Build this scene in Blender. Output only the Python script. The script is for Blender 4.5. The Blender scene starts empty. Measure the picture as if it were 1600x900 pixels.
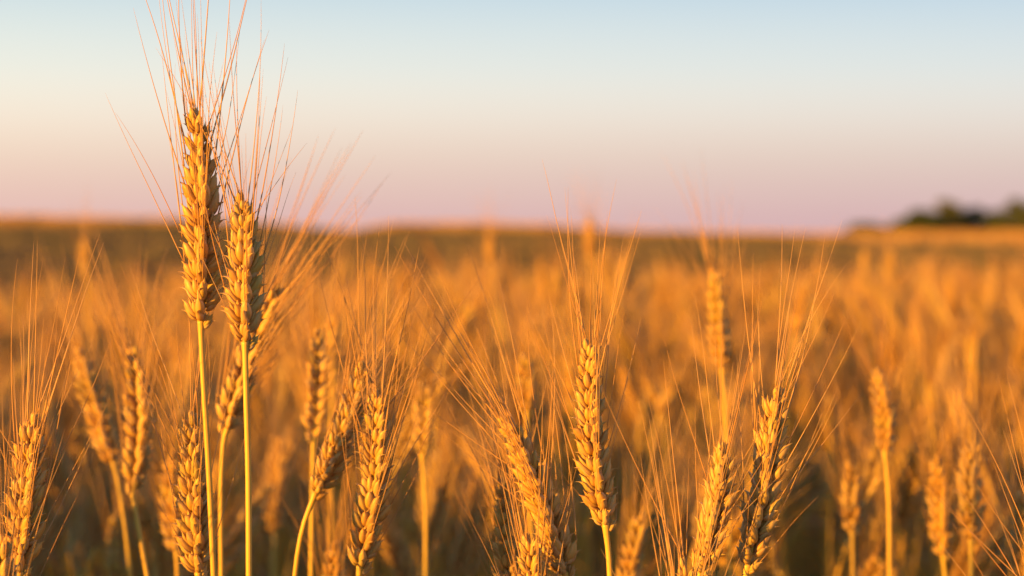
import bpy, math, random
import numpy as np
from mathutils import Vector, Matrix, Euler, Quaternion

rnd = random.Random(7)
nrg = np.random.default_rng(11)
sc = bpy.context.scene
col = sc.collection
R = math.radians

# ------------------------------------------------------------------ camera
FPX = 3111.0                       # focal length in pixels of the 1600 px wide photograph (70 mm lens)
HORIZON = 362.0                    # pixel row of eye level
CAM_Z = 0.95
PITCH = math.atan((450 - HORIZON) / FPX)
cam_data = bpy.data.cameras.new('camera')
cam = bpy.data.objects.new('camera', cam_data)
col.objects.link(cam)
sc.camera = cam
cam.location = (0, 0, CAM_Z)
cam.rotation_euler = (math.pi / 2 - PITCH, 0, 0)
cam_data.lens = 70
cam_data.sensor_width = 36
cam_data.clip_start = 0.02
cam_data.clip_end = 20000
cam_data.dof.use_dof = True
cam_data.dof.focus_distance = 0.775
cam_data.dof.aperture_fstop = 9.0

# ------------------------------------------------------------------ sky
SUN_AZ = R(-128)                   # measured from the view direction, negative = to the left; behind the left shoulder
SUN_EL = R(6.0)
sun_dir = Vector((math.sin(SUN_AZ) * math.cos(SUN_EL), math.cos(SUN_AZ) * math.cos(SUN_EL), math.sin(SUN_EL)))
world = bpy.data.worlds.new('World')
sc.world = world
world.use_nodes = True
wn, wl = world.node_tree.nodes, world.node_tree.links
wn.clear()


def wnode(t, **kw):
    n = wn.new(t)
    for k, v in kw.items():
        setattr(n, k, v)
    return n


w_out = wnode('ShaderNodeOutputWorld')
w_bg = wnode('ShaderNodeBackground')
w_sky = wnode('ShaderNodeTexSky', sky_type='NISHITA', sun_disc=False)
w_sky.sun_elevation = SUN_EL
w_sky.sun_rotation = SUN_AZ
w_sky.altitude = 100
w_sky.air_density = 1.0
w_sky.dust_density = 1.0
w_sky.ozone_density = 2.0
w_tc = wnode('ShaderNodeTexCoord')
w_sep = wnode('ShaderNodeSeparateXYZ')
wl.new(w_tc.outputs['Generated'], w_sep.inputs[0])
# low band of the evening sky: pink haze at the skyline, cream above it, then blue
w_ramp = wnode('ShaderNodeValToRGB')
w_ramp.color_ramp.interpolation = 'B_SPLINE'
w_map = wnode('ShaderNodeMapRange')
w_map.inputs['From Min'].default_value = 0.0
w_map.inputs['From Max'].default_value = 0.30
wl.new(w_sep.outputs['Z'], w_map.inputs['Value'])
wl.new(w_map.outputs[0], w_ramp.inputs[0])


def srgb(r, g, b):
    f = lambda c: ((c / 255 + 0.055) / 1.055) ** 2.4 if c > 10 else c / 255 / 12.92
    return (f(r), f(g), f(b), 1)


stops = [(0.0, (208, 172, 176)), (0.05, (213, 182, 180)), (0.12, (221, 200, 188)), (0.19, (229, 220, 210)),
         (0.27, (222, 228, 225)), (0.39, (192, 213, 227)), (0.60, (150, 190, 220)), (1.0, (110, 155, 200))]
el = w_ramp.color_ramp.elements
el[0].position, el[0].color = stops[0][0], srgb(*stops[0][1])
el[1].position, el[1].color = stops[-1][0], srgb(*stops[-1][1])
for p, c in stops[1:-1]:
    e = el.new(p)
    e.color = srgb(*c)
# warmer towards the sun's side
w_dot = wnode('ShaderNodeVectorMath', operation='DOT_PRODUCT')
wl.new(w_tc.outputs['Generated'], w_dot.inputs[0])
w_dot.inputs[1].default_value = (math.sin(SUN_AZ), math.cos(SUN_AZ), 0)
w_wm = wnode('ShaderNodeMapRange')
w_wm.inputs['From Min'].default_value = -0.80
w_wm.inputs['From Max'].default_value = 0.0
wl.new(w_dot.outputs['Value'], w_wm.inputs['Value'])
w_warm = wnode('ShaderNodeMix', data_type='RGBA', blend_type='MULTIPLY')
w_warm.inputs[7].default_value = (1.32, 1.19, 0.98, 1)
wl.new(w_wm.outputs[0], w_warm.inputs[0])
wl.new(w_ramp.outputs[0], w_warm.inputs[6])
# scale of the physical sky
w_sc = wnode('ShaderNodeMix', data_type='RGBA', blend_type='MULTIPLY')
w_sc.inputs[0].default_value = 1
w_sc.inputs[7].default_value = (0.34, 0.34, 0.34, 1)
wl.new(w_sky.outputs[0], w_sc.inputs[6])
w_f = wnode('ShaderNodeMapRange')
w_f.inputs['From Min'].default_value = 0.16
w_f.inputs['From Max'].default_value = 0.75
w_f.interpolation_type = 'SMOOTHSTEP'
wl.new(w_sep.outputs['Z'], w_f.inputs['Value'])
w_mix = wnode('ShaderNodeMix', data_type='RGBA')
wl.new(w_f.outputs[0], w_mix.inputs[0])
wl.new(w_warm.outputs[2], w_mix.inputs[6])
wl.new(w_sc.outputs[2], w_mix.inputs[7])
wl.new(w_mix.outputs[2], w_bg.inputs[0])
w_bg.inputs[1].default_value = 0.40
wl.new(w_bg.outputs[0], w_out.inputs[0])

# ------------------------------------------------------------------ sun
sun_data = bpy.data.lights.new('sun', 'SUN')
sun_data.energy = 5.0
sun_data.angle = R(0.6)
sun_data.color = (1.0, 0.45, 0.03)
sun = bpy.data.objects.new('sun', sun_data)
col.objects.link(sun)
sun.rotation_euler = sun_dir.to_track_quat('Z', 'Y').to_euler()
sun.location = (-4, -3, 4)

# ------------------------------------------------------------------ exposure and render settings
sc.view_settings.view_transform = 'Standard'
sc.view_settings.look = 'None'
sc.view_settings.exposure = 1.38
sc.view_settings.gamma = 1.0
sc.view_settings.use_curve_mapping = False
sc.render.engine = 'CYCLES'
sc.cycles.max_bounces = 5
sc.cycles.diffuse_bounces = 4
sc.cycles.glossy_bounces = 2
sc.cycles.transmission_bounces = 4
sc.cycles.transparent_max_bounces = 4
sc.cycles.use_denoising = True
sc.cycles.caustics_reflective = False
sc.cycles.caustics_refractive = False


# ================================================================== helpers
RIGHT = Vector((1, 0, 0))
FWD = Vector((0, math.cos(PITCH), -math.sin(PITCH)))
UP = Vector((0, math.sin(PITCH), math.cos(PITCH)))


def at(px, py, d):
    """the point at depth d (metres) that stands at this pixel of the photograph"""
    return Vector((0, 0, CAM_Z)) + d * (RIGHT * ((px - 800) / FPX) + UP * ((450 - py) / FPX) + FWD)


def tag(o, label=None, cat=None, group=None, kind=None):
    for k, v in (('label', label), ('category', cat), ('group', group), ('kind', kind)):
        if v:
            o[k] = v
    return o


def empty(name, loc):
    o = bpy.data.objects.new(name, None)
    o.empty_display_size = 0.02
    o.location = loc
    col.objects.link(o)
    return o


def link(name, mesh, parent=None, mat4=None):
    o = bpy.data.objects.new(name, mesh)
    if parent is not None:
        o.parent = parent
    if mat4 is not None:
        o.matrix_basis = mat4
    col.objects.link(o)
    return o


class Geo:
    """arrays of vertices and faces with a material slot per face"""
    def __init__(self):
        self.v, self.f, self.m, self.n = [], [], [], 0

    def add(self, verts, faces, mat=0, M=None):
        v = np.asarray(verts, dtype=np.float64)
        if M is not None:
            a = np.array(M)
            v = v @ a[:3, :3].T + a[:3, 3]
        n = self.n
        self.v.append(v)
        self.f.extend([tuple(i + n for i in f) for f in faces])
        self.m.extend([mat] * len(faces))
        self.n += len(v)

    def addg(self, g, M=None, mat=None):
        n = self.n
        for v in g.v:
            if M is not None:
                a = np.array(M)
                v = v @ a[:3, :3].T + a[:3, 3]
            self.v.append(v)
        self.f.extend([tuple(i + n for i in f) for f in g.f])
        self.m.extend(g.m if mat is None else [mat] * len(g.m))
        self.n += g.n

    def mesh(self, name, mats, smooth=True):
        me = bpy.data.meshes.new(name)
        me.from_pydata(np.concatenate(self.v).tolist(), [], self.f)
        for m in mats:
            me.materials.append(m)
        if len(mats) > 1:
            me.polygons.foreach_set('material_index', self.m)
        if smooth:
            me.polygons.foreach_set('use_smooth', [True] * len(me.polygons))
        me.update()
        return me


def tube(points, radii, nv=6, cap=True):
    """a tube along a polyline"""
    pts = [Vector(p) for p in points]
    verts, faces = [], []
    up = Vector((0.13, 0.99, 0.05)).normalized()
    for i, p in enumerate(pts):
        t = (pts[min(i + 1, len(pts) - 1)] - pts[max(i - 1, 0)]).normalized()
        a = t.cross(up)
        if a.length < 1e-4:
            a = t.cross(Vector((1, 0, 0)))
        a.normalize()
        b = t.cross(a)
        for k in range(nv):
            th = 2 * math.pi * k / nv
            verts.append(p + (a * math.cos(th) + b * math.sin(th)) * radii[i])
    for i in range(len(pts) - 1):
        for k in range(nv):
            k2 = (k + 1) % nv
            faces.append((i * nv + k, i * nv + k2, (i + 1) * nv + k2, (i + 1) * nv + k))
    if cap:
        faces.append(tuple(reversed(range(nv))))
        faces.append(tuple((len(pts) - 1) * nv + k for k in range(nv)))
    return [tuple(v) for v in verts], faces


def catmull(P, n, dense=1.0):
    """n points on a smooth curve through the points P, by chord length so that it never overshoots; dense > 1 crowds them at the start"""
    P = [Vector(p) for p in P]
    u = [0.0]
    for a, b in zip(P, P[1:]):
        u.append(u[-1] + max((b - a).length, 1e-6))
    m = []
    for i in range(len(P)):
        if i == 0:
            m.append((P[1] - P[0]) / (u[1] - u[0]))
        elif i == len(P) - 1:
            m.append((P[-1] - P[-2]) / (u[-1] - u[-2]))
        else:
            h0, h1 = u[i] - u[i - 1], u[i + 1] - u[i]
            d0, d1 = (P[i] - P[i - 1]) / h0, (P[i + 1] - P[i]) / h1
            m.append((d0 * h1 + d1 * h0) / (h0 + h1))
    out = []
    for k in range(n):
        x = u[-1] * (k / (n - 1)) ** dense
        i = 0
        while i < len(P) - 2 and x > u[i + 1]:
            i += 1
        h = u[i + 1] - u[i]
        t = (x - u[i]) / h
        out.append(P[i] * (2 * t ** 3 - 3 * t * t + 1) + m[i] * (h * (t ** 3 - 2 * t * t + t)) + P[i + 1] * (-2 * t ** 3 + 3 * t * t) + m[i + 1] * (h * (t ** 3 - t * t)))
    return out


# ================================================================== materials
def new_mat(name):
    m = bpy.data.materials.new(name)
    m.use_nodes = True
    n, l = m.node_tree.nodes, m.node_tree.links
    n.clear()
    return m, n, l


def plant_mat(name, colours, rough=0.5, spec=0.35, trans=0.15, streak=(900, 900, 90), bump=0.25, speckle=0.35, dark=(0.5, 0.42, 0.36), coord='Object'):
    """dry plant tissue: a tone for each piece, long fibres, a few weathered spots, some light let through"""
    m, n, l = new_mat(name)
    out = n.new('ShaderNodeOutputMaterial')
    bs = n.new('ShaderNodeBsdfPrincipled')
    info = n.new('ShaderNodeObjectInfo')
    ramp = n.new('ShaderNodeValToRGB')
    e = ramp.color_ramp.elements
    e[0].color = (*colours[0], 1)
    e[1].color = (*colours[-1], 1)
    for i, c in enumerate(colours[1:-1]):
        x = e.new((i + 1) / (len(colours) - 1))
        x.color = (*c, 1)
    tc = n.new('ShaderNodeTexCoord')
    mp = n.new('ShaderNodeMapping')
    mp.inputs['Scale'].default_value = streak
    l.new(tc.outputs[coord], mp.inputs[0])
    fib = n.new('ShaderNodeTexNoise')
    fib.inputs['Scale'].default_value = 1.0
    fib.inputs['Detail'].default_value = 3
    l.new(mp.outputs[0], fib.inputs['Vector'])
    blot = n.new('ShaderNodeTexNoise')
    blot.inputs['Scale'].default_value = 260
    blot.inputs['Detail'].default_value = 3
    off = n.new('ShaderNodeVectorMath')
    off.operation = 'ADD'
    cmb = n.new('ShaderNodeCombineXYZ')
    l.new(info.outputs['Random'], cmb.inputs[0])
    l.new(info.outputs['Random'], cmb.inputs[2])
    l.new(tc.outputs[coord], off.inputs[0])
    l.new(cmb.outputs[0], off.inputs[1])
    l.new(off.outputs[0], blot.inputs['Vector'])
    # tone = random per piece, pushed by the fibres
    add = n.new('ShaderNodeMath')
    add.operation = 'MULTIPLY_ADD'
    l.new(fib.outputs['Fac'], add.inputs[0])
    add.inputs[1].default_value = 0.9
    sub = n.new('ShaderNodeMath')
    sub.operation = 'SUBTRACT'
    l.new(info.outputs['Random'], sub.inputs[0])
    sub.inputs[1].default_value = 0.45
    l.new(sub.outputs[0], add.inputs[2])
    l.new(add.outputs[0], ramp.inputs[0])
    mr = n.new('ShaderNodeMapRange')
    mr.inputs['From Min'].default_value = 0.56
    mr.inputs['From Max'].default_value = 0.72
    mr.inputs['To Max'].default_value = speckle
    l.new(blot.outputs['Fac'], mr.inputs['Value'])
    mix = n.new('ShaderNodeMix')
    mix.data_type = 'RGBA'
    mix.blend_type = 'MULTIPLY'
    l.new(mr.outputs[0], mix.inputs[0])
    l.new(ramp.outputs[0], mix.inputs[6])
    mix.inputs[7].default_value = (*dark, 1)
    l.new(mix.outputs[2], bs.inputs['Base Color'])
    bs.inputs['Roughness'].default_value = rough
    bs.inputs['Specular IOR Level'].default_value = spec
    if bump:
        bp = n.new('ShaderNodeBump')
        bp.inputs['Strength'].default_value = bump
        bp.inputs['Distance'].default_value = 0.0004
        l.new(fib.outputs['Fac'], bp.inputs['Height'])
        l.new(bp.outputs[0], bs.inputs['Normal'])
    if trans:
        tr = n.new('ShaderNodeBsdfTranslucent')
        l.new(mix.outputs[2], tr.inputs[0])
        ms = n.new('ShaderNodeMixShader')
        ms.inputs[0].default_value = trans
        l.new(bs.outputs[0], ms.inputs[1])
        l.new(tr.outputs[0], ms.inputs[2])
        l.new(ms.outputs[0], out.inputs[0])
    else:
        l.new(bs.outputs[0], out.inputs[0])
    return m


M_HUSK = plant_mat('wheat_husk', [(0.52, 0.29, 0.09), (0.68, 0.41, 0.11), (0.76, 0.49, 0.14), (0.66, 0.44, 0.17), (0.64, 0.43, 0.09)], rough=0.42, spec=0.45, trans=0.34)
M_GLUME = plant_mat('wheat_glume', [(0.58, 0.35, 0.13), (0.72, 0.47, 0.17), (0.78, 0.56, 0.30), (0.60, 0.44, 0.12)], rough=0.45, spec=0.45, trans=0.36)
M_AWN = plant_mat('wheat_awn', [(0.52, 0.27, 0.10), (0.64, 0.37, 0.14), (0.60, 0.37, 0.18)], rough=0.5, spec=0.3, trans=0.22, streak=(20, 20, 3), bump=0, speckle=0.0)
M_STEM = plant_mat('wheat_stem', [(0.60, 0.36, 0.06), (0.68, 0.42, 0.08), (0.62, 0.42, 0.07)], rough=0.38, spec=0.4, trans=0.08, streak=(1200, 1200, 25), bump=0.15, speckle=0.3)
M_LEAF = plant_mat('wheat_leaf', [(0.38, 0.21, 0.08), (0.54, 0.32, 0.12), (0.48, 0.30, 0.11), (0.36, 0.25, 0.07)], rough=0.6, spec=0.2, trans=0.3, streak=(500, 500, 20), bump=0, speckle=0.5)


# ================================================================== wheat building blocks (metres)
def husk(L, W, D, nu=10, nv=9, bulge=0.0009, beak=0.12, keel=0.16, peak=0.40, hollow=0.0):
    """one boat-shaped husk standing on its base, keel towards +X, drawn out to a beak"""
    verts, faces = [], []
    for i in range(nu + 1):
        t = i / nu
        ex = 0.62 * (1 - peak) / peak * 0.82
        prof = (t + 0.06) ** 0.62 * max(1 - t, 0.0) ** ex
        pk = (peak + 0.06) ** 0.62 * (1 - peak) ** ex
        w = min(prof / pk, 1.0) * 0.5
        if t > 0.80:                                # drawn out into the beak that carries the bristle
            w = max(min(w, 0.5 * (0.34 - 0.30 * (t - 0.80) / 0.20)), 0.02)
        w = max(w, 0.035 * (1 - t * 0.6))
        xc = bulge * math.sin(math.pi * min(t * 1.05, 1)) - 0.0006 * t * t + beak * 0.004 * (max(t - 0.65, 0) / 0.35) ** 1.5
        for k in range(nv):
            th = 2 * math.pi * k / nv
            c, s = math.cos(th), math.sin(th)
            kx = 1 + keel * math.exp(-(min(th, 2 * math.pi - th) / 0.35) ** 2)
            dx = D * w * c * kx * (1.0 if c > 0 else 0.62 - hollow)
            verts.append((xc + dx, W * w * s, L * t))
    for i in range(nu):
        for k in range(nv):
            k2 = (k + 1) % nv
            faces.append((i * nv + k, i * nv + k2, (i + 1) * nv + k2, (i + 1) * nv + k))
    faces.append(tuple(reversed(range(nv))))
    faces.append(tuple(nu * nv + k for k in range(nv)))
    return verts, faces


def geo_of(vf, mat=0):
    g = Geo()
    g.add(*vf, mat)
    return g


def floret_geo(seed, lo=False):
    r = random.Random(seed)
    nu, nv = (5, 5) if lo else (12, 10)
    g = Geo()
    L = 0.0142 * r.uniform(0.92, 1.08)
    g.add(*husk(L, 0.0056 * r.uniform(0.92, 1.08), 0.0052, nu, nv, 0.0010, r.uniform(0.3, 0.9), peak=r.uniform(0.34, 0.40)))
    if not lo:   # the inner husk peeping out at the tip and the side
        M = Matrix.Translation((-0.0009, r.uniform(-0.0006, 0.0006), 0.0012)) @ Euler((r.uniform(-0.08, 0.08), R(-5), 0)).to_matrix().to_4x4()
        g.add(*husk(L * 0.88, 0.0046, 0.0028, 7, 8, 0.0004, 0.0, keel=0.0), M=M)
    return g


def glume_geo(seed, lo=False):
    r = random.Random(seed)
    nu, nv = (4, 5) if lo else (9, 9)
    return geo_of(husk(0.0116 * r.uniform(0.90, 1.1), 0.0048, 0.0030, nu, nv, 0.0008, r.uniform(0.5, 1.2), keel=0.35, peak=0.33, hollow=0.2))


def awn_geo(seed, nseg=14, nv=4, rad=0.00028):
    """one bristle, 1 m long in its own frame (scaled on use), bowed in +X"""
    r = random.Random(seed)
    bow = r.uniform(-0.09, 0.11)
    s2, ph = r.uniform(-0.012, 0.012), r.uniform(0, 6)
    pts, rad_ = [], []
    for i in range(nseg + 1):
        t = i / nseg
        pts.append((bow * (t * t - 0.25 * t) * 1.3 + s2 * math.sin(6 * t + ph) * t, s2 * math.cos(5 * t + ph) * t, t))
        rad_.append((rad / 0.07) * (1 - 0.80 * t) if t < 1 else rad / 0.07 * 0.10)
    return geo_of(tube(pts, rad_, nv))


FLORETS = [floret_geo(i) for i in range(6)]
GLUMES = [glume_geo(20 + i) for i in range(4)]
AWNS = [awn_geo(40 + i) for i in range(12)]
FLORETS_LO = [floret_geo(i, True) for i in range(4)]
GLUMES_LO = [glume_geo(20 + i, True) for i in range(3)]
AWNS_LO = [awn_geo(40 + i, 5, 3, 0.00030) for i in range(10)]
ME_FLORET = [g.mesh('floret', [M_HUSK]) for g in FLORETS]
ME_AWN = [g.mesh('awn', [M_AWN]) for g in AWNS]


def TRS(loc, rot=(0, 0, 0), s=1.0):
    return Matrix.Translation(loc) @ Euler(rot, 'ZYX').to_matrix().to_4x4() @ Matrix.Scale(s, 4)


def floret_places(r):
    """the two side florets and the middle one inside a spikelet"""
    j = lambda a: r.uniform(-a, a)
    out = []
    for s in (-1, 1):
        M = Matrix.Translation((0.0006, s * 0.0014, 0.0010 + j(0.0006))) @ Matrix.Rotation(-s * R(21 + j(7)), 4, 'X') @ Matrix.Rotation(R(7 + j(6)), 4, 'Y') @ Matrix.Rotation(s * R(48 + j(14)), 4, 'Z')
        out.append((M, 1.0 + j(0.06)))
    M = Matrix.Translation((0.0010, j(0.0005), 0.0036)) @ Matrix.Rotation(j(R(6)), 4, 'X') @ Matrix.Rotation(R(6 + j(6)), 4, 'Y')
    out.append((M, 0.74 + j(0.08)))
    return out


def glume_places(r):
    j = lambda a: r.uniform(-a, a)
    out = []
    for s in (-1, 1):
        M = Matrix.Translation((0.0014, s * 0.0016, -0.0004)) @ Matrix.Rotation(-s * R(24 + j(8)), 4, 'X') @ Matrix.Rotation(R(14 + j(7)), 4, 'Y') @ Matrix.Rotation(s * R(58 + j(12)), 4, 'Z')
        out.append((M, 1.0 + j(0.06)))
    return out


def glume_pair(seed):
    r = random.Random(seed)
    g = Geo()
    for i, (M, s) in enumerate(glume_places(r)):
        g.addg(GLUMES[r.randrange(len(GLUMES))], M @ Matrix.Scale(s, 4))
    # the short stalk that holds the spikelet
    g.add(*tube([(-0.0008, 0, -0.0012), (0.0004, 0, 0.0004), (0.0012, 0, 0.0022)], [0.0009, 0.0012, 0.0010], 6))
    return g


ME_GLUMES = [glume_pair(60 + i).mesh('spikelet', [M_GLUME]) for i in range(6)]


def spikelet_lo(seed):
    r = random.Random(seed)
    g = Geo()
    for M, s in glume_places(r):
        g.addg(GLUMES_LO[r.randrange(3)], M @ Matrix.Scale(s, 4), 1)
    for M, s in floret_places(r):
        g.addg(FLORETS_LO[r.randrange(4)], M @ Matrix.Scale(s, 4), 0)
    return g


SPIKELETS_LO = [spikelet_lo(80 + i) for i in range(5)]
ME_SPIKELET_LO = [g.mesh('spikelet', [M_HUSK, M_GLUME]) for g in SPIKELETS_LO]


def ear_layout(base, tip, bend, roll, size, seed, spread=1.0, awn_len=0.072, view=Vector((0, 1, 0)), awn_pull=Vector((0, 0, 0)), tight=1.0):
    """spikelet frames and bristles along a gently bent ear; returns [(matrix, scale)], [(matrix of bristle)] per spikelet, rachis line"""
    r = random.Random(seed)
    axis = tip - base
    Lm = axis.length - 0.0065 * size
    ax = axis.normalized()
    side = view.cross(ax).normalized()
    n = max(7, int(round(Lm / (0.0047 * size))))
    P = lambda t: base + ax * (Lm * t) + side * (bend * math.sin(math.pi * t))
    sp, rach = [], []
    for i in range(n + 1):
        t = i / n
        p = P(t)
        T = (P(min(t + 0.02, 1.02)) - P(t - 0.02)).normalized()
        fr = view - T * view.dot(T)
        fr.normalize()
        out = Matrix.Rotation(roll + r.uniform(-0.12, 0.12) + (math.pi if i % 2 else 0) + 0.35 * (t - 0.5), 3, T) @ fr
        lat = T.cross(out)
        k = size * (0.62 + 0.38 * min(1, i / 2.2)) * (1.0 - 0.42 * max(0, (t - 0.62) / 0.38) ** 1.4)
        k *= r.uniform(0.93, 1.06)
        tilt = tight * R(r.uniform(13, 27)) * (1.0 - 0.5 * t * t)
        if i == n:
            tilt = 0.0
            out = Matrix.Rotation(math.pi / 2, 3, T) @ out
            lat = T.cross(out)
        X = out * math.cos(tilt) - T * math.sin(tilt)
        Z = T * math.cos(tilt) + out * math.sin(tilt)
        Mx = Matrix(((X.x, lat.x, Z.x, 0), (X.y, lat.y, Z.y, 0), (X.z, lat.z, Z.z, 0), (0, 0, 0, 1)))
        M = Matrix.Translation(p + out * 0.0003 * size) @ Mx @ Matrix.Scale(k, 4)
        rach.append(p + out * 0.0005 * size)
        fl = floret_places(r)
        aw = []
        na = 2 if i > 1 else 1
        if r.random() < 0.10:
            na = 1
        if i == n or (i > 2 and r.random() < 0.22):
            na = 3
        order = [0, 1, 2]
        if r.random() < 0.5:
            order = [1, 0, 2]
        for q in order[:na]:
            Mf, sf = fl[q]
            tipw = M @ (Mf @ Vector((0.0004, 0, 0.0136 * sf)))
            d0 = (M.to_3x3() @ (Mf.to_3x3() @ Vector((0, 0, 1)))).normalized()
            away = (tipw - p)
            away = away - T * away.dot(T)
            if away.length > 1e-6:
                away.normalize()
            ang = R(max(2, r.gauss(17 - 6 * t, 7.5))) * spread
            if r.random() < 0.07:
                ang *= 1.35
            dirn = (T * math.cos(ang) + away * math.sin(ang) + d0 * 0.10 + awn_pull + Vector((r.gauss(0, .035), r.gauss(0, .035), 0))).normalized()
            ln = awn_len * r.uniform(0.72, 1.15) * (0.82 + 0.25 * t) * (0.75 if i < 2 else 1)
            if r.random() < 0.08:
                ln *= r.uniform(0.3, 0.6)      # a broken bristle
            xd = (dirn.cross(away)).cross(dirn)
            if xd.length < 1e-5:
                xd = dirn.orthogonal()
            xd.normalize()
            xd = Matrix.Rotation(r.uniform(-0.6, 0.6), 3, dirn) @ xd
            yd = dirn.cross(xd)
            A = Matrix(((xd.x, yd.x, dirn.x, 0), (xd.y, yd.y, dirn.y, 0), (xd.z, yd.z, dirn.z, 0), (0, 0, 0, 1)))
            aw.append(Matrix.Translation(tipw - dirn * 0.0016) @ A @ Matrix.Scale(ln, 4))
        sp.append((M, fl, aw))
    return sp, rach


def stem_geo(path, r0=0.0012, r1=0.0017, nv=8, n=26):
    pts = catmull(path, n, 1.8)
    L = [0]
    for a, b in zip(pts, pts[1:]):
        L.append(L[-1] + (b - a).length)
    rad = []
    for s in L:
        t = s / L[-1]
        x = r0 + (r1 - r0) * min(1, t * 3)
        if s < 0.006:
            x *= 1.0 + 0.35 * (1 - s / 0.006)      # swelling below the ear
        rad.append(x)
    return geo_of(tube(pts, rad, nv))


def sub(path, o):
    return [p - o for p in path]


def leaf_geo(base, dirn, L, W, droop, seed, n=9):
    """a long dry blade, folded along its midrib"""
    r = random.Random(seed)
    d = Vector((dirn[0], dirn[1], 0)).normalized()
    lat0 = Vector((-d.y, d.x, 0))
    verts, faces = [], []
    p = Vector(base)
    a = R(r.uniform(62, 78))
    tw = 0.0
    for i in range(n + 1):
        t = i / n
        w = W * 0.5 * (1 - t) ** 0.6 * min(1, 0.4 + 4 * t)
        tw += r.uniform(-0.05, 0.22)
        T = d * math.cos(a) + Vector((0, 0, math.sin(a)))
        lat = Matrix.Rotation(tw, 3, T) @ lat0
        nn = T.cross(lat)
        verts += [p + lat * w, p - nn * w * 0.35, p - lat * w]
        p = p + T * (L / n)
        a -= droop / n * (0.5 + t)
    for i in range(n):
        for k in (0, 1):
            faces.append((i * 3 + k, i * 3 + k + 1, i * 3 + 4 + k, i * 3 + 3 + k))
    return [tuple(v) for v in verts], faces


# ================================================================== land
def sky_row(px):
    xs = [-3000, -600, 0, 150, 300, 400, 470, 560, 620, 760, 860, 960, 1300, 1340, 1400, 1600, 2400, 5000]
    ys = [342, 334, 335, 338, 341, 345, 353, 360, 347, 346, 350, 360, 363, 362, 361, 360, 358, 356]
    return float(np.interp(px, xs, ys))


def gold_row(px):
    return float(np.interp(px, [-3000, 0, 150, 330, 480, 620, 900, 1100, 1300, 1400, 1600, 5000], [353, 350, 348, 347, 357, 355, 358, 366, 370, 376, 378, 378]))


CREST = 460.0


def land_z(x, y):
    r = math.hypot(x, y)
    if r < 1e-6:
        return 0.0
    th = math.atan2(x, y)
    wig = 0.0
    if abs(th) < 1.2:
        px = 800 + FPX * math.tan(th)
    else:
        px = 5000 if th > 0 else -3000
    px = max(-3000, min(5000, px))
    zc = CAM_Z + (HORIZON - sky_row(px)) / FPX * CREST - 1.25      # the crop on top makes up the rest
    zg = CAM_Z + (HORIZON - max(gold_row(px), sky_row(px) + 3)) / FPX * 260 - 0.95
    zl = CAM_Z - (404 - HORIZON) / FPX * 110 - 0.7
    z = float(np.interp(r, [0, 4.4, 6.0, 8, 10, 16, 30, 60, 110, 260, CREST, 900, 6000], [0, 0, -0.05, -0.19, -0.36, -0.95, -1.9, -2.6, zl, zg, zc, zc - 8, zc - 60]))
    return z


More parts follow.
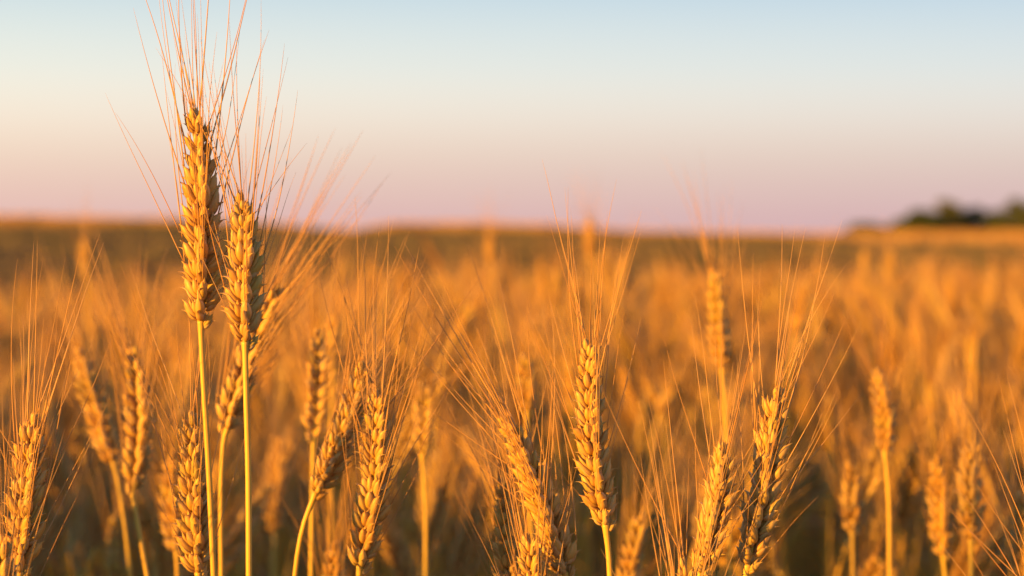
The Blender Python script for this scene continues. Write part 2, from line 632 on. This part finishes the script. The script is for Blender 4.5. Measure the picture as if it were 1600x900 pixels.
def build_land():
    ths = list(np.radians(np.arange(-180, -24, 6))) + list(np.radians(np.arange(-24, 24.01, 0.35))) + list(np.radians(np.arange(30, 180, 6)))
    rs = [0.0, 0.4, 1, 2, 3, 3.6, 4.4, 5.2, 6, 7, 8, 9, 10, 12, 14, 16, 20, 25, 30, 40, 50, 60, 75, 90, 110, 130, 155, 180, 210, 235, 260, 290, 320, 350, 380, 410, 440, 460, 480, 540, 640, 900, 1500, 3000, 6000]
    verts, faces, field = [], [], []
    n = len(ths)
    for r in rs:
        for th in ths:
            x, y = r * math.sin(th), r * math.cos(th)
            z = land_z(x, y)
            if r < 16:
                z += 0.006 * math.sin(x * 9 + 2 * math.sin(y * 4)) * math.cos(y * 7)
            elif r > 100:
                z += 0.12 * math.sin(x * 0.11 + 1.3 * math.sin(y * 0.07)) * math.cos(y * 0.05 + x * 0.03)
            verts.append((x, y, z))
            # 0 soil under the wheat, 0.5 green pasture, 1 ripe crop on the far rise
            field.append(0.0 if r < 28 else (0.5 if r < 262 else 1.0))
    for i in range(len(rs) - 1):
        for k in range(n):
            k2 = (k + 1) % n
            faces.append((i * n + k, (i + 1) * n + k, (i + 1) * n + k2, i * n + k2))
    me = bpy.data.meshes.new('ground')
    me.from_pydata(verts, [], faces)
    at_ = me.attributes.new('field', 'FLOAT', 'POINT')
    at_.data.foreach_set('value', field)
    me.polygons.foreach_set('use_smooth', [True] * len(me.polygons))
    m, nn, l = new_mat('land')
    out = nn.new('ShaderNodeOutputMaterial')
    bs = nn.new('ShaderNodeBsdfPrincipled')
    bs.inputs['Roughness'].default_value = 0.95
    bs.inputs['Specular IOR Level'].default_value = 0.1
    a = nn.new('ShaderNodeAttribute')
    a.attribute_name = 'field'
    tc = nn.new('ShaderNodeTexCoord')
    n1 = nn.new('ShaderNodeTexNoise')
    n1.inputs['Scale'].default_value = 0.06
    n1.inputs['Detail'].default_value = 6
    l.new(tc.outputs['Object'], n1.inputs['Vector'])
    n2 = nn.new('ShaderNodeTexNoise')
    n2.inputs['Scale'].default_value = 28
    n2.inputs['Detail'].default_value = 7
    l.new(tc.outputs['Object'], n2.inputs['Vector'])

    def ramp(c0, c1, src, lo=0.3, hi=0.7):
        q = nn.new('ShaderNodeValToRGB')
        q.color_ramp.elements[0].color = (*c0, 1)
        q.color_ramp.elements[0].position = lo
        q.color_ramp.elements[1].color = (*c1, 1)
        q.color_ramp.elements[1].position = hi
        l.new(src, q.inputs[0])
        return q.outputs[0]
    soil = ramp((0.09, 0.055, 0.03), (0.20, 0.13, 0.065), n2.outputs['Fac'])
    green = ramp((0.085, 0.078, 0.04), (0.16, 0.12, 0.065), n1.outputs['Fac'])
    gold = ramp((0.34, 0.19, 0.07), (0.46, 0.27, 0.11), n1.outputs['Fac'])

    def mix(lo, hi, A, B):
        mr = nn.new('ShaderNodeMapRange')
        mr.inputs['From Min'].default_value = lo
        mr.inputs['From Max'].default_value = hi
        l.new(a.outputs['Fac'], mr.inputs['Value'])
        x = nn.new('ShaderNodeMix')
        x.data_type = 'RGBA'
        l.new(mr.outputs[0], x.inputs[0])
        l.new(A, x.inputs[6])
        l.new(B, x.inputs[7])
        return x.outputs[2]
    c = mix(0.55, 0.95, mix(0.05, 0.45, soil, green), gold)
    l.new(c, bs.inputs['Base Color'])
    bp = nn.new('ShaderNodeBump')
    bp.inputs['Strength'].default_value = 0.6
    bp.inputs['Distance'].default_value = 0.02
    l.new(n2.outputs['Fac'], bp.inputs['Height'])
    l.new(bp.outputs[0], bs.inputs['Normal'])
    l.new(bs.outputs[0], out.inputs[0])
    me.materials.append(m)
    me.update()
    tag(link('ground', me), 'earth under the wheat running down and up to a low far rise', kind='structure')


build_land()


# ------------------------------------------------------------------ scattering with geometry nodes (only for what nobody could count)
def scatter(name, pts, rots, scls, idx, sources, label):
    me = bpy.data.meshes.new(name)
    me.from_pydata([tuple(p) for p in pts], [], [])
    a = me.attributes.new('turn', 'FLOAT_VECTOR', 'POINT')
    a.data.foreach_set('vector', np.asarray(rots, dtype=np.float32).ravel())
    a = me.attributes.new('size', 'FLOAT_VECTOR', 'POINT')
    a.data.foreach_set('vector', np.asarray(scls, dtype=np.float32).ravel())
    a = me.attributes.new('pick', 'INT', 'POINT')
    a.data.foreach_set('value', np.asarray(idx, dtype=np.int32))
    o = link(name, me)
    ng = bpy.data.node_groups.new(name, 'GeometryNodeTree')
    ng.interface.new_socket('Geometry', in_out='INPUT', socket_type='NodeSocketGeometry')
    ng.interface.new_socket('Geometry', in_out='OUTPUT', socket_type='NodeSocketGeometry')
    n, l = ng.nodes, ng.links
    gi, go = n.new('NodeGroupInput'), n.new('NodeGroupOutput')
    iop = n.new('GeometryNodeInstanceOnPoints')
    jn = n.new('GeometryNodeJoinGeometry')
    for s in sources:
        oi = n.new('GeometryNodeObjectInfo')
        oi.inputs['Object'].default_value = s
        oi.inputs['As Instance'].default_value = True
        l.new(oi.outputs['Geometry'], jn.inputs[0])

    def named(nm, typ):
        q = n.new('GeometryNodeInputNamedAttribute')
        q.data_type = typ
        q.inputs['Name'].default_value = nm
        return q.outputs[0]
    e2r = n.new('FunctionNodeEulerToRotation')
    l.new(named('turn', 'FLOAT_VECTOR'), e2r.inputs[0])
    l.new(gi.outputs[0], iop.inputs['Points'])
    l.new(jn.outputs[0], iop.inputs['Instance'])
    iop.inputs['Pick Instance'].default_value = True
    l.new(named('pick', 'INT'), iop.inputs['Instance Index'])
    l.new(e2r.outputs[0], iop.inputs['Rotation'])
    l.new(named('size', 'FLOAT_VECTOR'), iop.inputs['Scale'])
    l.new(iop.outputs[0], go.inputs[0])
    md = o.modifiers.new('scatter', 'NODES')
    md.node_group = ng
    tag(o, label, kind='stuff')
    return o


# ------------------------------------------------------------------ far crop and pasture on the rise
def tuft_source(name, mat, h, w, n, seed):
    r = random.Random(seed)
    g = Geo()
    for i in range(n):
        x, y = r.uniform(-w, w), r.uniform(-w, w)
        a, hh = r.uniform(0, 6.28), h * r.uniform(0.7, 1.1)
        b = w * 0.07
        lx, ly = r.uniform(-.2, .2) * h, r.uniform(-.2, .2) * h
        g.add([(x - b * math.cos(a), y - b * math.sin(a), -0.2), (x + b * math.cos(a), y + b * math.sin(a), -0.2),
               (x + b * 1.6 * math.cos(a) + lx, y + b * 1.6 * math.sin(a) + ly, hh * 0.8), (x + lx, y + ly, hh), (x - b * 1.6 * math.cos(a) + lx, y - b * 1.6 * math.sin(a) + ly, hh * 0.8)],
              [(0, 1, 2, 3, 4)])
    return bpy.data.objects.new(name, g.mesh(name, [mat], smooth=False))


M_FARGOLD = plant_mat('far_crop', [(0.40, 0.22, 0.08), (0.50, 0.29, 0.11), (0.46, 0.30, 0.13)], rough=0.8, spec=0.1, trans=0.2, bump=0, speckle=0)
M_PASTURE = plant_mat('pasture_grass', [(0.095, 0.09, 0.06), (0.14, 0.115, 0.075), (0.20, 0.145, 0.095)], rough=0.8, spec=0.1, trans=0.2, bump=0, speckle=0)
gold_src = [tuft_source('crop_tuft', M_FARGOLD, 0.9, 1.3, 60, 300 + i) for i in range(3)]
green_src = [tuft_source('grass_tuft', M_PASTURE, 0.7, 1.2, 50, 310 + i) for i in range(3)]


def polar_points(n, r0, r1, half, seed):
    q = np.random.default_rng(seed)
    out = []
    for _ in range(n):
        r = math.sqrt(q.uniform(r0 * r0, r1 * r1))
        th = q.uniform(-half, half)
        x, y = r * math.sin(th), r * math.cos(th)
        out.append((x, y, land_z(x, y)))
    return out


P = polar_points(6000, 262, 520, R(19), 5)
scatter('far_crop', P, [(0, 0, rnd.uniform(0, 6.28)) for _ in P], [(s, s, s * rnd.uniform(.8, 1.1)) for s in [rnd.uniform(0.9, 1.4) for _ in P]], [rnd.randrange(3) for _ in P], gold_src,
        'ripe golden crop on the far rise below the sky')
P = polar_points(6000, 60, 262, R(19), 6)
scatter('pasture_grass', P, [(0, 0, rnd.uniform(0, 6.28)) for _ in P], [(s, s, s * rnd.uniform(.6, 1.0)) for s in [rnd.uniform(0.8, 1.4) for _ in P]], [rnd.randrange(3) for _ in P], green_src,
        'dull green pasture between the wheat and the far rise')

# ------------------------------------------------------------------ trees on the far right
M_BARK = plant_mat('bark', [(0.06, 0.04, 0.025), (0.10, 0.07, 0.045)], rough=0.9, spec=0.1, trans=0, streak=(6, 6, 1), bump=0, speckle=0)
M_CROWN = plant_mat('tree_leaves', [(0.06, 0.08, 0.03), (0.10, 0.115, 0.04), (0.14, 0.135, 0.05)], rough=0.6, spec=0.2, trans=0.2, streak=(.7, .7, .7), bump=0, speckle=0)


def tree(px, top_row, width_px, dist, label, seed):
    r = random.Random(seed)
    q = np.random.default_rng(seed)
    x = (px - 800) / FPX * dist
    z0 = land_z(x, dist)
    H = CAM_Z + (HORIZON - top_row) / FPX * dist - z0
    W = width_px / FPX * dist
    root = empty('tree', (x, dist, z0))
    tag(root, label, 'tree', 'trees on the far rise')
    g = Geo()
    g.add(*tube([(0, 0, -0.3), (0.1, 0, H * 0.25), (-0.05, 0.1, H * 0.5), (0.1, 0, H * 0.8)], [W * .035 + .1, W * .028 + .06, W * .02 + .03, 0.03], 8))
    lobes = []
    for i in range(15):
        a = r.uniform(0, 6.28)
        zz = H * r.uniform(0.10, 0.84)
        rr = W * 0.36 * (1 - (zz / H) ** 2 * 0.75) * r.uniform(0.3, 1)
        c = Vector((math.cos(a) * rr, math.sin(a) * rr, zz))
        lobes.append((c, W * r.uniform(0.17, 0.27) * (1.15 - 0.6 * zz / H)))
        g.add(*tube([(0, 0, zz * 0.45), tuple(c * 0.5 + Vector((0, 0, zz * 0.2))), tuple(c)], [0.09 * W / 8, 0.05 * W / 8, 0.02], 5))
    lobes.append((Vector((r.uniform(-.06, .06) * W, 0, H * 0.86)), W * 0.13))
    link('trunk', g.mesh('trunk', [M_BARK]), root)
    verts, faces = [], []
    for c, s in lobes:
        for _ in range(330):
            d = Vector(q.normal(size=3)).normalized() * s * (q.random() ** 0.45)
            d.z *= 0.8
            p = c + d
            if p.z > H * 1.03:
                p.z = H * 1.03
            a, b = Vector(q.normal(size=3)).normalized(), Vector(q.normal(size=3)).normalized()
            b = (a.cross(b)).normalized()
            sz = q.uniform(0.12, 0.30) * W / 8
            k = len(verts)
            verts += [p - a * sz, p - b * sz * .6, p + a * sz, p + b * sz * .6]
            faces.append((k, k + 1, k + 2, k + 3))
    gg = Geo()
    gg.add([tuple(v) for v in verts], faces)
    link('crown', gg.mesh('crown', [M_CROWN], smooth=False), root)


tree(1478, 311, 92, 474, 'broad dark tree with the highest peak of the far clump', 1)
tree(1440, 328, 84, 470, 'low tree sloping down at the near end of the far clump', 2)
tree(1521, 321, 62, 478, 'narrow dark tree in the middle of the far clump', 3)
tree(1588, 312, 100, 470, 'wide green tree cut off by the picture edge on the rise', 4)
tree(1352, 350, 86, 482, 'small low bush standing apart from the far tree clump', 5)
tree(1408, 343, 70, 478, 'low bush trailing off at the end of the far clump', 7)
tree(1550, 328, 62, 484, 'low bush filling the gap between the far trees', 6)


# ================================================================== field stalk prototypes (crowded, out of focus)
def prototype(seed, greenish=False):
    r = random.Random(seed)
    H = 0.88                                        # height of the ear tip when upright
    ear_len = r.uniform(0.070, 0.092)
    lean = r.uniform(0, 0.055) if seed % 4 else 0.10
    a = r.uniform(0, 6.28)
    ld = Vector((math.cos(a), math.sin(a), 0))
    tip = Vector((0, 0, H)) + ld * (lean + ear_len * (0.15 + 2.6 * lean))
    base = tip - (Vector((0, 0, 1)) + ld * (0.15 + 5.0 * lean)).normalized() * ear_len
    sp, rach = ear_layout(base, tip, r.uniform(-0.004, 0.004), r.uniform(0, 3.1), r.uniform(0.80, 0.92), seed, r.uniform(0.8, 1.2), r.uniform(0.048, 0.062))
    ear, awn, stem, leaf = Geo(), Geo(), Geo(), []
    for M, fl, aw in sp:
        ear.addg(SPIKELETS_LO[r.randrange(5)], M)
        for A in aw:
            awn.addg(AWNS_LO[r.randrange(10)], A)
    path = [base + (base - tip).normalized() * -0.002, base + (base - tip).normalized() * 0.03, base * 0.5 + Vector((0, 0, 0.10)) * 0 + ld * 0.004, Vector((0, 0, -0.01))]
    stem.addg(stem_geo(path, 0.0012, 0.0018, 5, 12))
    for k in range(3):
        z = base.z * (0.80 - 0.22 * k) * r.uniform(0.95, 1.03)
        t = z / base.z
        la = r.uniform(0, 6.28)
        leaf.append(Geo())
        leaf[-1].add(*leaf_geo((base.x * t * t, base.y * t * t, z - 0.02), (math.cos(la), math.sin(la)), r.uniform(0.14, 0.24), r.uniform(0.007, 0.012), r.uniform(1.2, 3.2), seed * 7 + k, 7))
    return ear, awn, stem, leaf, ((tip + base) / 2).xy


PROTO = []
for i in range(9):
    ear, awn, stem, leaf, over = prototype(500 + i)
    whole = Geo()
    whole.addg(ear)
    whole.addg(awn, mat=2)
    whole.addg(stem, mat=3)
    for lf in leaf:
        whole.addg(lf, mat=4)
    PROTO.append(dict(over=over, ear=ear.mesh('ear', [M_HUSK, M_GLUME]), awns=awn.mesh('awns', [M_AWN]), stem=stem.mesh('stem', [M_STEM]), leaves=[lf.mesh('leaf', [M_LEAF]) for lf in leaf],
                      src=bpy.data.objects.new('wheat_source', whole.mesh('wheat', [M_HUSK, M_GLUME, M_AWN, M_STEM, M_LEAF]))))


# ================================================================== wheat ears one can tell apart in the photograph
CLEAR = []


def wheat(tip, base, d, label, stem=(), bend=0.0, roll=0.0, size=1.0, spread=1.0, awn=0.065, depth=0.0, pull=(0, 0), detail=2, seed=None, group=None, tight=1.0):
    """tip, base: pixels of the ear's two ends; stem: further pixels down the straw; d: distance; depth: how much nearer or farther the tip is"""
    seed = seed if seed is not None else int(tip[0] * 3 + tip[1])
    r = random.Random(seed)
    T, B = at(*tip, d + depth), at(*base, d)
    path = [B] + [at(*s, d) for s in stem]
    low = path[-1]
    prev = path[-2] if len(path) > 1 else T
    dr = (low - prev).normalized()
    if dr.z > -0.2:
        dr = Vector((0, 0, -1))
    # run on down to the soil, straightening up
    foot = low + Vector((dr.x, dr.y, 0)) / max(-dr.z, 0.3) * 0.16
    foot.z = -0.01
    if len(path) == 1:
        path.append(B + (B - T).normalized() * 0.03)
    mid = path[-1] * 0.55 + foot * 0.45 + Vector((dr.x, dr.y, 0)) * 0.05
    path += [mid, foot]
    root = empty('wheat_stalk', (foot.x, foot.y, 0))
    tag(root, label, 'wheat', group or 'wheat stalks one can tell apart')
    O = Vector((foot.x, foot.y, 0))
    if d > 0.9 and 'greyish' not in label:
        CLEAR.append(((T + B) / 2, B.z))
    ax = (T - B).normalized()
    sp, rach = ear_layout(B - O, T - O, bend, roll, size, seed, spread, awn, Vector((0, 1, 0)), Vector((pull[0], 0, pull[1])), tight)
    st = [path[0] + ax * 0.003] + path
    link('stem', stem_geo(sub(st, O), 0.00112, 0.00142, 10, 40).mesh('stem', [M_STEM]), root)
    g = Geo()
    g.add(*tube(rach, [0.0011 * size] * len(rach), 6))
    link('rachis', g.mesh('rachis', [M_STEM]), root)
    if detail == 2:
        for i, (M, fl, aw) in enumerate(sp):
            s = link('spikelet', ME_GLUMES[r.randrange(6)], root, M)
            for Mf, sf in fl:
                link('floret', ME_FLORET[r.randrange(6)], s, Mf @ Matrix.Scale(sf, 4))
            Mi = M.inverted()
            for A in aw:
                link('awn', ME_AWN[r.randrange(12)], s, Mi @ A)
    else:
        g = Geo()
        for i, (M, fl, aw) in enumerate(sp):
            link('spikelet', ME_SPIKELET_LO[r.randrange(5)], root, M)
            for A in aw:
                g.addg(AWNS_LO[r.randrange(10)], A)
        o = link('awns', g.mesh('awns', [M_AWN]), root)
        o['kind'] = 'stuff'
    return root


wheat((308, 172), (314, 512), 0.775, 'tallest sharp wheat ear, its bristles rising out of the top of the picture', [(316, 560), (326, 730), (334, 900)], bend=0.0012, roll=-0.55, size=0.757, spread=1.15, awn=0.073, seed=3)
wheat((379, 302), (383, 545), 0.757, 'second tallest sharp wheat ear, just beside the tallest one', [(384, 590), (388, 740), (389, 900)], roll=-0.30, size=0.731, spread=1.1, awn=0.065, seed=5)
wheat((434, 448), (352, 678), 0.93, 'soft wheat ear leaning out behind the second tallest, bristles sweeping sideways', [(347, 720), (345, 800), (346, 900)], bend=-0.002, roll=1.20, size=0.679, spread=0.9, awn=0.080, pull=(0.18, 0))
wheat((52, 646), (30, 905), 0.765, 'sharp pale ear near the picture edge with a fan of fine bristles', [(27, 960)], roll=-0.30, size=0.748, spread=1.1, awn=0.063)
wheat((3, 838), (6, 1090), 0.73, 'ear top peeping in at the bottom corner beside the pale ear', [(6, 1150)], roll=1.30, size=0.714, spread=1.2)
wheat((208, 545), (207, 772), 1.0, 'soft ear on a bent straw between the pale edge ear and the tallest ear', [(212, 800), (230, 900)], bend=0.003, roll=1.40, size=0.748, spread=1.0)
wheat((120, 545), (178, 728), 1.14, 'blurred ear tilting towards the picture edge behind the soft bent ear', [(192, 800), (204, 900)], roll=-0.47, size=0.745, detail=1)
wheat((297, 645), (310, 905), 0.80, 'mauve shaded ear just behind the straw of the tallest ear', [(312, 960)], roll=-0.30, size=0.757, spread=1.35, seed=22)
wheat((498, 515), (490, 690), 1.04, 'dark blurred ear standing upright right of the two tallest ears', [(488, 760), (486, 900)], roll=1.70, size=0.708, detail=1)
wheat((521, 488), (519, 600), 1.33, 'small blurred ear half hidden behind the dark upright ear', [(518, 700), (518, 900)], roll=-0.53, size=0.708, detail=1)
wheat((572, 566), (490, 778), 0.86, 'ear slanting up from a curved straw, tip dark', [(476, 815), (466, 860), (461, 900)], bend=0.002, roll=-0.50, size=0.697, spread=0.9, awn=0.065, pull=(0.08, 0))
wheat((592, 612), (561, 895), 0.82, 'plump golden ear beside the slanting ear with a curved straw', [(556, 960)], bend=0.002, roll=-0.30, size=0.748, spread=1.1)
wheat((662, 598), (660, 715), 1.17, 'blurred greyish ear on a straight golden straw', [(664, 770), (665, 900)], roll=-0.05, size=0.708, detail=1)
wheat((820, 553), (823, 650), 1.18, 'blurred small ear behind the tip of the left-leaning ear', [(826, 720), (830, 900)], roll=-0.35, size=0.672, detail=1)
wheat((790, 652), (886, 905), 0.815, 'sharp ear leaning left, its long bristles sweeping up and outward', [(905, 955)], bend=0.002, roll=-0.70, size=0.714, spread=1.0, awn=0.071, pull=(-0.10, 0))
wheat((784, 748), (806, 1000), 0.87, 'ear low down tucked under the left-leaning ear', [(810, 1060)], roll=-0.30, size=0.714)
wheat((826, 836), (846, 1090), 0.80, 'ear tip just showing at the bottom between two leaning ears', [(850, 1150)], roll=-0.40, size=0.714)
wheat((919, 532), (947, 830), 0.775, 'sharp slim ear standing alone in the middle with a wide crown of bristles', [(951, 865), (953, 900)], bend=-0.0022, roll=-0.45, size=0.679, spread=1.15, awn=0.060)
wheat((1117, 418), (1128, 582), 1.18, 'bright blurred ear high above the two sharp ears on the right', [(1133, 640), (1138, 760), (1140, 900)], roll=-0.53, size=0.681, detail=1)
wheat((1134, 696), (1092, 905), 0.775, 'shorter of the two sharp ears on the right, grains in two rows', [(1086, 960)], bend=0.001, tight=0.55, roll=-1.05, size=0.714, spread=1.1, awn=0.058, seed=31)
wheat((1216, 604), (1166, 893), 0.785, 'taller plump ear of the sharp right-hand pair', [(1158, 935), (1150, 990)], bend=0.0015, tight=0.6, roll=-1.05, size=0.757, spread=0.95, awn=0.065, pull=(0.04, 0))
wheat((1368, 574), (1383, 712), 1.13, 'golden blurred ear on a curving bare straw', [(1388, 770), (1390, 900)], bend=0.002, roll=-0.50, size=0.672, detail=1)
wheat((1330, 718), (1332, 836), 1.20, 'low blurred ear left of the curving bare straw', [(1333, 900)], roll=-0.45, size=0.708, detail=1)
wheat((1461, 712), (1474, 874), 1.15, 'blurred ear with a dark side, right of the curving bare straw', [(1478, 910)], roll=-0.53, size=0.708, detail=1)
wheat((1514, 692), (1517, 852), 1.08, 'bright thick blurred ear near the right-hand edge', [(1518, 910)], roll=-0.57, size=0.745, detail=1)
wheat((1594, 768), (1597, 930), 1.08, 'blurred ear cut by the right-hand picture edge', [(1597, 990)], roll=-0.57, size=0.708, detail=1)
wheat((1260, 440), (1240, 528), 1.91, 'blurred ear tilting right above the plump sharp ear', [(1232, 580), (1226, 700)], roll=-0.47, size=0.810, detail=1)
wheat((1522, 518), (1520, 596), 1.87, 'distant glowing ear above the bright thick one', [(1520, 660), (1520, 800)], roll=-0.57, size=0.745, detail=1)
wheat((132, 372), (136, 440), 2.31, 'blurred ear rising into the green band at far left', [(137, 500), (138, 640)], roll=-0.57, size=0.810, detail=1)
wheat((766, 362), (768, 424), 2.67, 'far blurred ear touching the skyline left of the middle', [(769, 480), (770, 600)], roll=-0.45, size=0.846, detail=1)
wheat((921, 338), (924, 412), 2.45, 'far blurred ear breaking the skyline above the slim sharp ear', [(925, 470), (926, 600)], roll=-0.62, size=0.810, detail=1)
wheat((742, 472), (706, 532), 1.80, 'blurred ear lying over at a slant in mid field', [(690, 570), (680, 650)], roll=-0.45, size=0.745, detail=1)
wheat((184, 796), (186, 920), 1.30, 'bright blurred ear low in the dark gap at the left', [(186, 980)], roll=-0.57, size=0.745, detail=1)
wheat((1052, 596), (1030, 650), 1.73, 'pale blurred ear bent right beside the slim sharp ear', [(1020, 690), (1014, 760)], roll=-0.45, size=0.672, detail=1)
wheat((1008, 590), (1034, 640), 1.77, 'pale blurred ear bent left, forming a V with its neighbour', [(1040, 690), (1042, 760)], roll=-0.55, size=0.672, detail=1)
wheat((1000, 800), (978, 940), 1.07, 'low soft ear at the foot of the slim sharp ear', [(972, 1000)], roll=-0.45, size=0.708, detail=1)
wheat((266, 705), (276, 868), 1.10, 'glowing blurred ear close behind the mauve shaded ear', [(278, 960)], roll=-0.53, size=0.745, detail=1)
wheat((521, 846), (522, 1030), 1.01, 'soft ear tip at the bottom left of the plump golden ear', [(522, 1100)], roll=-0.53, size=0.708, detail=1)
wheat((888, 556), (896, 640), 1.87, 'glowing orange blurred ear directly behind the slim sharp ear', [(898, 700), (900, 800)], roll=-0.60, size=0.810, detail=1)
wheat((1455, 590), (1456, 664), 1.87, 'blurred ear above the one with a dark side', [(1456, 720), (1457, 800)], roll=-0.60, size=0.708, detail=1)
wheat((1297, 618), (1297, 690), 1.87, 'blurred ear between the plump sharp ear and the curving bare straw', [(1297, 740), (1297, 840)], roll=-0.38, size=0.708, detail=1)
wheat((1391, 388), (1393, 442), 3.02, 'far blurred ear glowing below the tree clump', [(1394, 490), (1395, 600)], roll=-0.50, size=0.846, detail=1)
wheat((1352, 390), (1350, 432), 3.53, 'small far glowing ear below the lone low bush', [(1350, 470), (1350, 560)], roll=-0.62, size=0.883, detail=1)
wheat((871, 420), (873, 482), 2.52, 'far glowing ear below the skyline behind the slim ear bristles', [(874, 530), (875, 640)], roll=-0.62, size=0.810, detail=1)
wheat((1640, 850), (1630, 1100), 0.76, 'ear outside the right-hand edge whose bristle tips cross into view', [(1628, 1160)], roll=-0.70, size=0.714, spread=1.4, pull=(-0.25, 0))
wheat((1072, 876), (1064, 1120), 0.75, 'ear tip at the bottom beneath the shorter sharp right-hand ear', [(1062, 1180)], roll=-0.40, size=0.714, spread=1.2)

# ================================================================== the rest of the field
SH = Vector((sun_dir.x, sun_dir.y)).normalized()


def crowds(x, y, h):
    """True where a stalk would stand right in the sun or right in front of one of the stalks told apart above"""
    if y < 0.3:
        return False
    for c, zb in CLEAR:
        rx, ry = x - c.x, y - c.y
        along = rx * SH.x + ry * SH.y
        across = abs(rx * SH.y - ry * SH.x)
        if -0.02 < along < 1.3 and across < 0.05 and h > zb + 0.01 + along * math.tan(SUN_EL):
            return True
        if 0.3 < y < c.y + 0.04 and abs(x - c.x * y / c.y) < 0.028 and h > CAM_Z + (zb - CAM_Z) * y / c.y:
            return True
    return False


spots = []
step = 0.066
gy = -1.0
while gy < 9.5:
    half = 0.30 * max(gy, 0) + 0.75
    lft = half + 1.3
    dens = 1.0 if gy < 5 else 0.8
    gx = -lft
    while gx < half:
        x = gx + rnd.uniform(-.5, .5) * step
        y = gy + rnd.uniform(-.5, .5) * step
        gx += step
        if rnd.random() > dens:
            continue
        h = rnd.gauss(0.862, 0.024) if rnd.random() < 0.19 else rnd.gauss(0.790, 0.026)
        if y > 2:
            h -= 0.045 * max(0.0, -x)
        h = max(0.72, min(h, 0.925))
        depth = y
        vx = abs(x) / max(y, 0.05)
        if depth < 1.3 and abs(x) < 0.27 * max(depth, 0) + 0.16:
            continue                  # the near strip: only the stalks told apart above stand here
        if depth < 2.2 and vx < 0.30:
            h = min(h - 0.02, 0.85 + 0.02 * rnd.random())
            if rnd.random() < 0.15:
                continue
        if depth < 1.3:
            h = min(h, 0.84)
        pk, tw = rnd.randrange(len(PROTO)), rnd.uniform(0, 6.28)
        ov = PROTO[pk]['over']
        if crowds(x + ov.x * math.cos(tw) - ov.y * math.sin(tw), y + ov.x * math.sin(tw) + ov.y * math.cos(tw), h):
            continue
        spots.append((x, y, h, pk, tw))
    gy += step if gy > 3.2 else step * 0.86

spots.sort(key=lambda s: math.hypot(s[0], s[1]))
singles, rest = [], []
for x, y, h, pk, tw in spots:
    inview = y > 1.2 and abs(x) / y < 0.255
    if inview and len(singles) < 245:
        singles.append((x, y, h, pk, tw))
    else:
        rest.append((x, y, h, pk, tw))
SHARED = 'out-of-focus bearded wheat stalk lost among many like it in the crowd behind the sharp ears'
for x, y, h, pk, tw in singles:
    pr = PROTO[pk]
    root = empty('wheat_stalk', (x, y, 0))
    s = h / 0.88
    root.rotation_euler = (rnd.gauss(0, .015), rnd.gauss(0, .015), tw)
    root.scale = (rnd.uniform(.92, 1.12),) * 2 + (s,)
    tag(root, SHARED, 'wheat', 'blurred wheat stalks crowded behind the sharp ears')
    for lf in pr['leaves']:
        link('leaf', lf, root)
    for k in ('stem', 'ear', 'awns'):
        o = link(k, pr[k], root)
        if k == 'awns':
            o['kind'] = 'stuff'
scatter('wheat_field', [(x, y, land_z(x, y)) for x, y, h, pk, tw in rest],
        [(rnd.gauss(0, .015), rnd.gauss(0, .015), tw) for x, y, h, pk, tw in rest],
        [(q, q, h / 0.88) for q, h in ((rnd.uniform(.92, 1.12), t[2]) for t in rest)],
        [t[3] for t in rest], [p['src'] for p in PROTO],
        'dense ripe wheat fading into an orange blur behind the nearer stalks')
print('stalks', len(singles), len(rest))
